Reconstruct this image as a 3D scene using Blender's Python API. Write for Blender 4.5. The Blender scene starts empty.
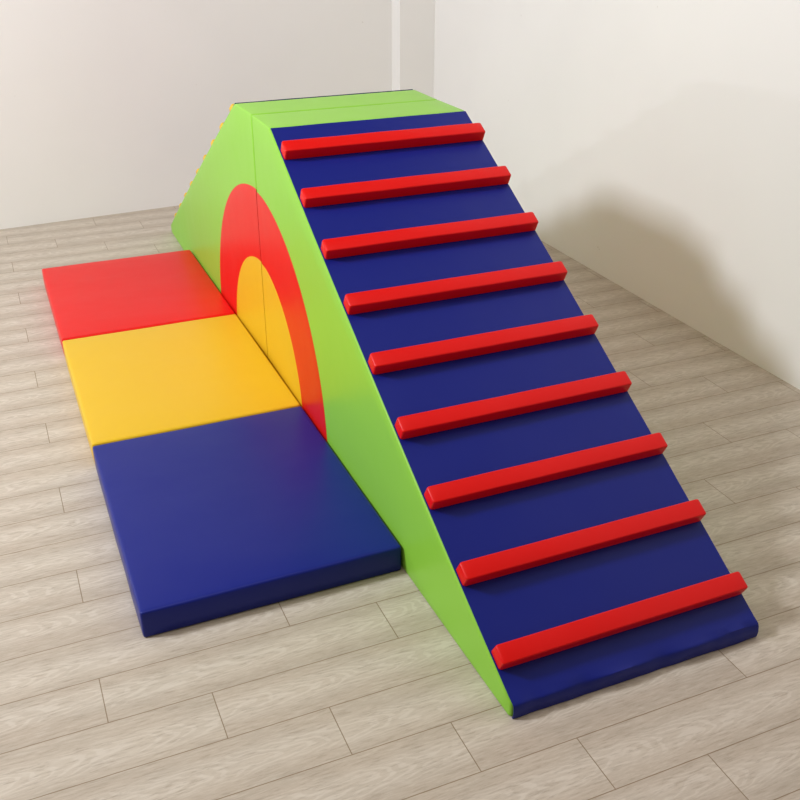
import bpy, bmesh, math, random
from mathutils import Vector, Matrix, noise

S = 1.4                      # metres per layout unit
random.seed(4)
scene = bpy.context.scene
C = scene.collection

# ------------------------------------------------------------------ camera
YAW, PITCH, ROLL, F = 2.7383, -0.4853, 0.0005, 967.09
cp = math.cos(PITCH)
fw = Vector((math.cos(YAW)*cp, math.sin(YAW)*cp, math.sin(PITCH)))
rt = fw.cross(Vector((0, 0, 1))).normalized()
up = rt.cross(fw)
r2 = rt*math.cos(ROLL) + up*math.sin(ROLL)
u2 = up*math.cos(ROLL) - rt*math.sin(ROLL)
cam_d = bpy.data.cameras.new('camera')
cam = bpy.data.objects.new('camera', cam_d)
C.objects.link(cam)
m = Matrix((r2, u2, -fw)).transposed().to_4x4()
m.translation = Vector((2.2246, -0.5753, 1.1169))*S
cam.matrix_world = m
cam_d.sensor_width = 36
cam_d.lens = F/800*36
scene.camera = cam

# ------------------------------------------------------------------ world, lamps, exposure
world = bpy.data.worlds.new('room_light')
scene.world = world
world.use_nodes = True
bg = world.node_tree.nodes['Background']
bg.inputs[0].default_value = (1.0, 0.76, 0.48, 1)
bg.inputs[1].default_value = 0.21

def area(name, loc, target, size, size_y, power, col):
    d = bpy.data.lights.new(name, 'AREA')
    d.shape = 'RECTANGLE'; d.size = size*S; d.size_y = size_y*S
    d.energy = power; d.color = col
    o = bpy.data.objects.new(name, d); C.objects.link(o)
    o.location = Vector(loc)*S
    o.rotation_euler = (Vector(target) - Vector(loc)).to_track_quat('-Z', 'Y').to_euler()
    return o
area('key_softbox', (0.32, -2.30, 2.13), (0.0, 1.2, 0.75), 0.4, 0.4, 144, (0.93, 0.98, 1.07))
area('side_softbox', (-0.95, -1.87, 0.62), (-0.1, 1.2, 0.5), 0.03, 0.03, 8.5, (0.94, 0.98, 1.05))
area('overhead_fill', (0.65, -0.6, 2.6), (-0.35, 0.3, 0.0), 2.4, 2.4, 47, (1.0, 0.95, 0.88))  # unseen fill added overhead to brighten top faces, back wall and ramp front
scene.view_settings.view_transform = 'Standard'
scene.view_settings.look = 'None'
scene.view_settings.gamma = 1
scene.view_settings.use_curve_mapping = False
scene.view_settings.exposure = 0.0

# ------------------------------------------------------------------ materials
def lin(c):
    return tuple(((v/255)/12.92 if v/255 <= .04045 else ((v/255+.055)/1.055)**2.4) for v in c) + (1,)

class NT:
    def __init__(s, name):
        s.m = bpy.data.materials.new(name); s.m.use_nodes = True
        s.t = s.m.node_tree; s.b = s.t.nodes['Principled BSDF']
    def n(s, kind, **kw):
        o = s.t.nodes.new(kind)
        for k, v in kw.items(): setattr(o, k, v)
        return o
    def l(s, a, b): s.t.links.new(a, b)
    def math(s, op, a, b=None, c=None):
        o = s.n('ShaderNodeMath', operation=op)
        for i, v in enumerate((a, b, c)):
            if v is None: continue
            if isinstance(v, (int, float)): o.inputs[i].default_value = v
            else: s.l(v, o.inputs[i])
        return o.outputs[0]
    def mix(s, fac, a, b, blend='MIX'):
        o = s.n('ShaderNodeMix', data_type='RGBA', blend_type=blend)
        for sock, v in ((o.inputs['Factor'], fac), (o.inputs['A'], a), (o.inputs['B'], b)):
            if isinstance(v, (int, float, tuple)): sock.default_value = v
            else: s.l(v, sock)
        return o.outputs['Result']
    def ramp(s, x, lo, hi, a=0.0, b=1.0):
        o = s.n('ShaderNodeMapRange', interpolation_type='SMOOTHSTEP')
        s.l(x, o.inputs[0])
        for i, v in enumerate((lo, hi, a, b)): o.inputs[i+1].default_value = v
        return o.outputs[0]

def vinyl(name, rgb, rough=0.36, spec=0.24):
    k = NT(name)
    k.b.inputs['Base Color'].default_value = lin(rgb)
    k.b.inputs['Roughness'].default_value = rough
    k.b.inputs['Specular IOR Level'].default_value = spec
    tc = k.n('ShaderNodeTexCoord')
    v = k.n('ShaderNodeTexVoronoi'); v.inputs['Scale'].default_value = 520
    w = k.n('ShaderNodeTexNoise'); w.inputs['Scale'].default_value = 5; w.inputs['Detail'].default_value = 2
    k.l(tc.outputs['Object'], v.inputs[0]); k.l(tc.outputs['Object'], w.inputs[0])
    b1 = k.n('ShaderNodeBump'); b1.inputs['Strength'].default_value = 0.06; b1.inputs['Distance'].default_value = 0.0006
    b2 = k.n('ShaderNodeBump'); b2.inputs['Strength'].default_value = 0.25; b2.inputs['Distance'].default_value = 0.012
    k.l(v.outputs['Distance'], b1.inputs['Height']); k.l(w.outputs[0], b2.inputs['Height'])
    k.l(b1.outputs[0], b2.inputs['Normal']); k.l(b2.outputs[0], k.b.inputs['Normal'])
    return k.m
GREEN = vinyl('green_vinyl', (142, 203, 66))
RED = vinyl('red_vinyl', (224, 10, 8))
PRED = vinyl('arch_red_vinyl', (224, 26, 16))
BLUE = vinyl('blue_vinyl', (17, 31, 124))
YELLOW = vinyl('yellow_vinyl', (224, 182, 34))

def wall_mat():
    k = NT('painted_plaster')
    tc = k.n('ShaderNodeTexCoord')
    n1 = k.n('ShaderNodeTexNoise'); n1.inputs['Scale'].default_value = 1.4; n1.inputs['Detail'].default_value = 3
    k.l(tc.outputs['Object'], n1.inputs[0])
    col = k.mix(k.ramp(n1.outputs[0], .3, .7), lin((238, 236, 233)), lin((241, 239, 236)))
    # rare scuffs and specks low on the wall
    n2 = k.n('ShaderNodeTexNoise'); n2.inputs['Scale'].default_value = 22; n2.inputs['Detail'].default_value = 4
    k.l(tc.outputs['Object'], n2.inputs[0])
    sp = k.ramp(n2.outputs[0], .765, .785, 0, .35)
    col = k.mix(sp, col, lin((170, 158, 140)))
    k.l(col, k.b.inputs['Base Color'])
    k.b.inputs['Roughness'].default_value = 0.75
    k.b.inputs['Specular IOR Level'].default_value = 0.2
    n3 = k.n('ShaderNodeTexNoise'); n3.inputs['Scale'].default_value = 60
    k.l(tc.outputs['Object'], n3.inputs[0])
    b = k.n('ShaderNodeBump'); b.inputs['Strength'].default_value = .05; b.inputs['Distance'].default_value = .002
    k.l(n3.outputs[0], b.inputs['Height']); k.l(b.outputs[0], k.b.inputs['Normal'])
    return k.m
WALL = wall_mat()

def floor_mat():
    k = NT('greige_oak_planks')
    tc = k.n('ShaderNodeTexCoord')
    sep = k.n('ShaderNodeSeparateXYZ'); k.l(tc.outputs['Object'], sep.inputs[0])
    x = k.math('DIVIDE', sep.outputs[0], S); y = k.math('DIVIDE', sep.outputs[1], S)
    P, L = 0.1012, 0.478
    xr = k.math('DIVIDE', k.math('SUBTRACT', x, 0.0565), P)
    row = k.math('FLOOR', xr); v = k.math('SUBTRACT', xr, row)
    ys = k.math('SUBTRACT', k.math('DIVIDE', k.math('ADD', y, 0.5625), L), k.math('DIVIDE', row, 3.0))
    pl = k.math('FLOOR', ys); u = k.math('SUBTRACT', ys, pl)
    idv = k.n('ShaderNodeCombineXYZ'); k.l(row, idv.inputs[0]); k.l(pl, idv.inputs[1])
    wn = k.n('ShaderNodeTexWhiteNoise', noise_dimensions='2D'); k.l(idv.outputs[0], wn.inputs['Vector'])
    rnd = wn.outputs['Value']
    # seams
    dv = k.math('MULTIPLY', k.math('MINIMUM', v, k.math('SUBTRACT', 1.0, v)), P)
    du = k.math('MULTIPLY', k.math('MINIMUM', u, k.math('SUBTRACT', 1.0, u)), L)
    d = k.math('MINIMUM', dv, du)
    seam = k.ramp(d, .0003, .0011, 1, 0)
    # grain coordinates: shifted per plank, stretched along y
    gx = k.math('MULTIPLY_ADD', rnd, 37.0, x); gy = k.math('MULTIPLY_ADD', rnd, 91.0, k.math('MULTIPLY', y, .11))
    g = k.n('ShaderNodeCombineXYZ'); k.l(gx, g.inputs[0]); k.l(gy, g.inputs[1]); k.l(rnd, g.inputs[2])
    f1 = k.n('ShaderNodeTexNoise'); f1.inputs['Scale'].default_value = 260; f1.inputs['Detail'].default_value = 8; f1.inputs['Roughness'].default_value = .74
    k.l(g.outputs[0], f1.inputs[0])
    gy2 = k.math('MULTIPLY_ADD', rnd, 91.0, k.math('MULTIPLY', y, .3))
    g2 = k.n('ShaderNodeCombineXYZ'); k.l(gx, g2.inputs[0]); k.l(gy2, g2.inputs[1])
    f2 = k.n('ShaderNodeTexNoise'); f2.inputs['Scale'].default_value = 22; f2.inputs['Detail'].default_value = 3
    k.l(g2.outputs[0], f2.inputs[0])
    # cathedral figure down the middle of each board
    vc = k.math('SUBTRACT', v, k.math('MULTIPLY_ADD', rnd, .3, .32))
    cat = k.math('ADD', k.math('MULTIPLY', k.math('MULTIPLY', vc, vc), 30.0), k.math('MULTIPLY', u, 7.0))
    cat = k.math('ADD', cat, k.math('MULTIPLY', f2.outputs[0], 5.0))
    catw = k.math('SINE', k.math('MULTIPLY', cat, 9.0))
    inner = k.ramp(k.math('ABSOLUTE', vc), .10, .36, 1, 0)
    catm = k.math('MULTIPLY', k.ramp(catw, .0, .8), inner)
    base = k.mix(rnd, lin((182, 168, 152)), lin((188, 175, 159)))
    base = k.mix(k.ramp(f2.outputs[0], .35, .7), base, lin((180, 168, 153)))
    base = k.mix(k.math('MULTIPLY', inner, .40), base, lin((206, 196, 182)))  # pale board middles: grain plus the floor's reflection bands painted into the colour
    base = k.mix(k.math('MULTIPLY', catm, .34), base, lin((218, 209, 197)))
    base = k.mix(k.ramp(f1.outputs[0], .50, .66, 0, .6), base, lin((156, 143, 127)))
    base = k.mix(k.ramp(f1.outputs[0], .50, .36, 0, .36), base, lin((212, 203, 190)))
    base = k.mix(k.math('MULTIPLY', seam, .8), base, lin((116, 92, 58)))
    k.l(base, k.b.inputs['Base Color'])
    k.l(k.ramp(f1.outputs[0], .3, .7, .42, .55), k.b.inputs['Roughness'])
    k.b.inputs['Specular IOR Level'].default_value = .4
    h = k.math('SUBTRACT', k.math('MULTIPLY', f1.outputs[0], .25), seam)
    b = k.n('ShaderNodeBump'); b.inputs['Strength'].default_value = .35; b.inputs['Distance'].default_value = .0012
    k.l(h, b.inputs['Height']); k.l(b.outputs[0], k.b.inputs['Normal'])
    return k.m
FLOOR = floor_mat()

# ------------------------------------------------------------------ helpers
def tag(o, label=None, cat=None, group=None, kind=None):
    if label: o['label'] = label
    if cat: o['category'] = cat
    if group: o['group'] = group
    if kind: o['kind'] = kind
    return o

def obj(name, verts, faces, mat, parent=None, smooth=True, origin=(0, 0, 0)):
    me = bpy.data.meshes.new(name)
    og = Vector(origin)
    me.from_pydata([(Vector(v) - og)*S for v in verts], [], faces)
    bm = bmesh.new(); bm.from_mesh(me)
    bmesh.ops.remove_doubles(bm, verts=bm.verts, dist=1e-6)
    bmesh.ops.recalc_face_normals(bm, faces=bm.faces)
    bm.to_mesh(me); bm.free()
    me.materials.append(mat)
    o = bpy.data.objects.new(name, me); C.objects.link(o)
    if smooth:
        me.polygons.foreach_set('use_smooth', [True]*len(me.polygons))
        me.set_sharp_from_angle(angle=math.radians(50))
    if parent: o.parent = parent
    o.location = og*S - (parent.location if parent else Vector((0, 0, 0)))
    return o

def box(name, x0, x1, y0, y1, z0, z1, mat, kind=None):
    V = [(x, y, z) for x in (x0, x1) for y in (y0, y1) for z in (z0, z1)]
    Fc = [(0,1,3,2), (4,6,7,5), (0,4,5,1), (2,3,7,6), (0,2,6,4), (1,5,7,3)]
    o = obj(name, V, Fc, mat, smooth=False)
    if kind: o['kind'] = kind
    return o

# ------------------------------------------------------------------ the room
YW = 1.207
T = 0.08
def backx(y): return -1.598 - 0.075*y
box('floor', -2.2, 3.6, -3.2, YW, -T, 0.0, FLOOR, 'structure')
box('wall_right', -2.2, 3.6, YW, YW+T, -T, 2.4, WALL, 'structure')
YC = 1.052                                  # left edge of the corner column
V = [(backx(-3.2), -3.2, -T), (backx(YW), YW, -T), (backx(YW), YW, 2.4), (backx(-3.2), -3.2, 2.4)]
V += [(a-T, b, c) for a, b, c in V]
o = obj('wall_back', V, [(0,1,2,3), (7,6,5,4), (0,4,5,1), (1,5,6,2), (2,6,7,3), (3,7,4,0)], WALL, smooth=False)
o['kind'] = 'structure'
# shallow boxed-in column that fills the corner
XC = -1.592
V = [(XC, YC, 0), (XC, YW, 0), (backx(YW), YW, 0), (backx(YC), YC, 0)]
V += [(a, b, 2.4) for a, b, c in V]
o = obj('trim_1', V, [(0,1,5,4), (1,2,6,5), (2,3,7,6), (3,0,4,7), (4,5,6,7), (3,2,1,0)], WALL, smooth=False)
o['kind'] = 'structure'

# ------------------------------------------------------------------ foam mats
def puffy(name, cx, cy, lx, ly, h, mat, crown=.0035, bulge=.0022, r=.0045, seed=0):
    """upholstered foam slab: rounded edges, crowned top, slightly bulging sides"""
    n = 30
    hx, hy = lx/2 - bulge*.35, ly/2 - bulge*.35
    def axis(hl):
        a = [-hl, -hl + r*.3, -hl + r, -hl + r*2]
        a += [-hl + r*2 + (2*hl - 4*r)*i/n for i in range(1, n)]
        return a + [hl - r*2, hl - r, hl - r*.3, hl]
    X, Y = axis(hx), axis(hy)
    Z = [0, r*.3, r, h*.3, h*.5, h*.7, h - r, h - r*.3, h]
    verts, faces, idx = [], [], {}
    def put(x, y, z):
        key = (round(x, 6), round(y, 6), round(z, 6))
        if key in idx: return idx[key]
        ox, oy, oz = x, y, z
        q = Vector((max(-hx+r, min(hx-r, x)), max(-hy+r, min(hy-r, y)), max(r, min(h-r, z))))
        dd = Vector((x, y, z)) - q
        if dd.length > 1e-9: 
            mx = max(abs(dd.x), abs(dd.y), abs(dd.z)); p = q + dd.normalized()*mx
        else: p = Vector((x, y, z))
        fx, fy = 1-abs(ox/hx)**6, 1-abs(oy/hy)**6
        wob = noise.noise(Vector((ox*9+seed, oy*9, 3)))*.0006
        if oz > h*.5: p.z += (crown*fx*fy + wob)*(oz-h*.5)/(h*.5)
        zb = 1 - (2*oz/h-1)**2
        ed = noise.noise(Vector((ox*14+seed, oy*14, oz*6)))*.0008
        p.x += (bulge*zb*fy)*(ox/hx)**9 + ed*(ox/hx)**9*zb
        p.y += (bulge*zb*fx)*(oy/hy)**9 + ed*(oy/hy)**9*zb
        idx[key] = len(verts); verts.append((cx+p.x, cy+p.y, p.z)); return idx[key]
    def patch(A, B, f):
        for i in range(len(A)-1):
            for j in range(len(B)-1):
                faces.append([put(*f(A[i], B[j])), put(*f(A[i+1], B[j])), put(*f(A[i+1], B[j+1])), put(*f(A[i], B[j+1]))])
    for z in (0, h): patch(X, Y, lambda a, b, z=z: (a, b, z))
    for x in (-hx, hx): patch(Y, Z, lambda a, b, x=x: (x, a, b))
    for y in (-hy, hy): patch(X, Z, lambda a, b, y=y: (a, y, b))
    return obj(name, verts, faces, mat, origin=(cx, cy, 0))

MW, ML, MT, M0 = .4748, .6012, .0545, -.8990
GAP = .0062
for i, (mat, lab) in enumerate((
        (RED, 'red foam floor mat, farthest of the row beside the climber'),
        (YELLOW, 'yellow foam floor mat between the red and the blue mat'),
        (BLUE, 'blue foam floor mat, nearest of the row beside the climber'))):
    o = puffy('foam_mat', M0 + ML*(i+.5), -GAP - MW/2, ML-.0038, MW, MT, mat, seed=i*7)
    tag(o, lab, 'mat', 'foam floor mats beside the climber')

# ------------------------------------------------------------------ climbing ramps
H, LIP, W, XA, XE = .6595, .0265, .4777, .1495, 1.2985
BK = 1.278
def bulge_y(x, xe):
    a = abs(x)
    if a < XA*.3: return -.0018
    t = min(1, (a - XA*.3)/(xe - XA*.3))
    return -.0018 + .0052*math.sin(math.pi*t)**.8
def defo(x, y, z, xe):
    b = bulge_y(x, xe)
    s = (y - W/2)/(W/2)
    return (x, y + b*s, z)
def ztop(a, xe):
    return H if a <= XA else H + (LIP-H)*(a-XA)/(xe-XA)

def ramp_body(sgn, xe, parent):
    r = .005
    stations = [(.0008, r), (.0008+r*.3, r*.35), (.0008+r, 0)]
    a = .012
    while a < XA-.012: stations.append((a, 0)); a += .015
    stations += [(XA-.006, 0), (XA, 0), (XA+.006, 0)]
    nn = 46
    stations += [(XA+.02 + (xe-r-XA-.02)*i/nn, 0) for i in range(nn+1)]
    stations += [(xe-r*.3, r*.35), (xe, r)]
    verts, rings = [], []
    for a, ins in stations:
        zt = ztop(min(a, xe), xe)
        if abs(a-XA) < .007: zt = H - (.0016 if a == XA else (.0004 if a < XA else .0042))
        lo, hi = ins*.5, zt - ins
        y0, y1 = ins, W-ins
        cr = min(.0036, (hi-lo)*.3)
        ring = []
        def arc(cy, cz, a0):
            for q in range(4):
                t = math.radians(a0 + 30*q)
                ring.append((cy + cr*math.cos(t), cz + cr*math.sin(t)))
        m_ = 10
        for q in range(1, m_): ring.append((y0+cr + (y1-y0-2*cr)*q/m_, lo))
        arc(y1-cr, lo+cr, -90)
        for q in range(1, m_): ring.append((y1, lo+cr + (hi-lo-2*cr)*q/m_))
        arc(y1-cr, hi-cr, 0)
        for q in range(1, m_): ring.append((y1-cr - (y1-y0-2*cr)*q/m_, hi))
        arc(y0+cr, hi-cr, 90)
        for q in range(1, m_): ring.append((y0, hi-cr - (hi-lo-2*cr)*q/m_))
        arc(y0+cr, lo+cr, 180)
        ids = []
        for yy, zz in ring:
            ids.append(len(verts)); verts.append(defo(sgn*a, yy, zz, xe))
        rings.append(ids)
    faces = []
    n = len(rings[0])
    for A, B in zip(rings, rings[1:]):
        for i in range(n): faces.append([A[i], A[(i+1) % n], B[(i+1) % n], B[i]])
    faces.append(rings[0]); faces.append(rings[-1][::-1])
    return obj('body', verts, faces, GREEN, parent)

def slope_frame(sgn, xe):
    """origin at the top edge, unit vector down the slope, outward normal (in x, z)"""
    D = Vector((xe-XA, LIP-H)); n_ = D.normalized()
    return n_, Vector((-n_.y, n_.x)), D.length

def slope_cover(sgn, xe, mat, parent):
    D, N, ln = slope_frame(sgn, xe)
    th = .0016
    prof = [(XA + .004, H - .0045, 0, 0)]
    npf = 70
    for i in range(npf+1):
        s = .003 + (ln-.012-.003)*i/npf
        p = Vector((XA, H)) + D*s + N*th
        prof.append((p.x, p.y, s/ln, 0))
    # rolled edge, then the vertical front lip
    px, pz = xe + .0046, LIP + .0012
    prof += [(px-.0035, pz+.0004, 1, .8), (px-.0012, pz-.0010, 1, 1), (px, pz-.0035, 1, 1), (px+.0010, pz*.45, 1, .7), (px, .0012, 1, .5), (px-.003, .0006, 1, 0)]
    ny = 44
    verts = []
    def put(x, z, f, e, j, off=0):
        y = .0028 + (W-.0056)*j/ny
        w = (noise.noise(Vector((y*13, e*2, sgn*5)))*.0032 + noise.noise(Vector((y*34, 4, sgn*5)))*.0024) if e else noise.noise(Vector((y*13, 0, sgn*5)))*.002
        if e: x += w*e; z += w*e*(.8 if z > .01 else 0)
        else:
            g = max(0, f-.9)*10
            z += noise.noise(Vector((f*30, y*11, 2)))*.0006 + w*.3*g
        v = defo(sgn*x, y, z, xe)
        return v
    for x, z, f, e in prof:
        for j in range(ny+1): verts.append(put(x, z, f, e, j))
    faces = []
    for i in range(len(prof)-1):
        for j in range(ny):
            a = i*(ny+1)+j
            faces.append([a, a+1, a+ny+2, a+ny+1])
    o = obj('slope_cover', verts, faces, mat, parent)
    # outward normals, then thickness inwards
    bm = bmesh.new(); bm.from_mesh(o.data)
    if sum(f.normal.z for f in bm.faces) < 0: bmesh.ops.reverse_faces(bm, faces=bm.faces)
    bm.to_mesh(o.data); bm.free()
    md = o.modifiers.new('thickness', 'SOLIDIFY'); md.thickness = .0012*S; md.offset = -1
    dg = bpy.context.evaluated_depsgraph_get()
    me = bpy.data.meshes.new_from_object(o.evaluated_get(dg))
    o.modifiers.clear(); o.data = me; me.name = 'slope_cover'
    me.set_sharp_from_angle(angle=math.radians(50))
    return o

def rung(sgn, xe, k, mat, parent, s0, ds):
    D, N, ln = slope_frame(sgn, xe)
    s = s0 + ds*k                       # lower (downhill) edge on the slope
    rw, rh = (.0325, .0250) if sgn > 0 else (.0325, .0182)
    hw = rw/2
    # cross section in (along slope, normal), rounded corners
    sec = []
    for (cx_, cz_, a0) in ((hw-.0026, rh-.0026, 0), (-hw+.0026, rh-.0026, 90)):
        for q in range(5):
            t = math.radians(a0 + 22.5*q); sec.append((cx_ + .0026*math.cos(t), cz_ + .0026*math.sin(t)))
    sec += [(-hw-.0008, .001), (-hw*.5, 0), (hw*.5, 0), (hw+.0008, .001)]
    y0, y1 = (.0052, W-.001) if sgn > 0 else (.0085, W-.0085)
    st = [(y0, .80), (y0+.0007, .89), (y0+.0022, .96), (y0+.0048, 1.0)]
    n_ = 26
    mid = [(y0+.0048 + (y1-y0-.0096)*i/n_, 1) for i in range(1, n_)]
    ys = st + mid + [(y1-.0048, 1.0), (y1-.0022, .97), (y1-.0007, .92), (y1, .84)]
    base = Vector((XA, H)) + D*(s - hw)
    ring_all, verts = [], []
    for y, sc in ys:
        ids = []
        for a, b in sec:
            wob = noise.noise(Vector((y*11, a*60, k*3.3+sgn)))*.0009
            p = base + D*(a*sc) + N*(.0014 + b*(.5+.5*sc) + wob*(b > .005))
            ids.append(len(verts)); verts.append(defo(sgn*p.x, y, p.y, xe))
        ring_all.append(ids)
    faces = []
    n = len(sec)
    for A, B in zip(ring_all, ring_all[1:]):
        for i in range(n): faces.append([A[i], A[(i+1) % n], B[(i+1) % n], B[i]])
    faces.append(ring_all[0]); faces.append(ring_all[-1][::-1])
    return obj('rung', verts, faces, mat, parent)

def arch(name, sgn, xe, r0, r1, mat, parent, far=False):
    """quarter disc or quarter ring sewn flat on one side of the block"""
    na, nr = 48, 12
    off = .0012
    verts, faces = [], []
    for layer, yo in ((0, -off), (1, .0002)):
        for i in range(na+1):
            t = math.pi/2*i/na
            for j in range(nr+1):
                rr = r0 + (r1-r0)*j/nr
                x = max(rr*math.cos(t), .0022 if i > 0 else 0)
                z = max(rr*math.sin(t), .0012)
                bx, by, bz = defo(sgn*max(x, .0022), 0, z, xe)
                seat = yo if (layer or j not in (0, nr) or (r0 == 0 and j == 0)) else -.0004
                verts.append((bx, (W - by - seat) if far else (by + seat), bz))
    N_ = (na+1)*(nr+1)
    id_ = lambda L, i, j: L*N_ + i*(nr+1) + j
    for i in range(na):
        for j in range(nr):
            for L in (0, 1): faces.append([id_(L, i, j), id_(L, i+1, j), id_(L, i+1, j+1), id_(L, i, j+1)])
        for j in (0, nr): faces.append([id_(0, i, j), id_(0, i+1, j), id_(1, i+1, j), id_(1, i, j)])
    for j in range(nr):
        for i in (0, na): faces.append([id_(0, i, j), id_(0, i, j+1), id_(1, i, j+1), id_(1, i, j)])
    return obj(name, verts, faces, mat, parent)

def ramp(sgn, xe, rung_mat, Ro, Ri, label, s0, ds):
    e = bpy.data.objects.new('climbing_ramp', None); C.objects.link(e)
    e.empty_display_size = .2
    e.location = Vector((sgn*.5, W/2, 0))*S
    tag(e, label, 'climber', 'two blocks of the rainbow climber')
    def fix(o):
        o.location = -e.location; return o
    fix(ramp_body(sgn, xe, e))
    fix(slope_cover(sgn, xe, BLUE, e))
    fix(arch('outer_arch_panel', sgn, xe, Ri, Ro, PRED, e))
    fix(arch('inner_arch_panel', sgn, xe, 0, Ri, YELLOW, e))
    fix(arch('outer_arch_panel', sgn, xe, Ri, Ro, PRED, e, True))
    fix(arch('inner_arch_panel', sgn, xe, 0, Ri, YELLOW, e, True))
    for k in range(9):
        fix(rung(sgn, xe, k, rung_mat, e, s0, ds))
    return e

ramp(1, XE, RED, .4800, .3005, 'green foam ramp block with nine red rungs on its blue slope', .1046, .1441)
ramp(-1, BK, YELLOW, .4850, .3035, 'green foam ramp block behind the other, its far slope edged with yellow rungs', .094, .1415)
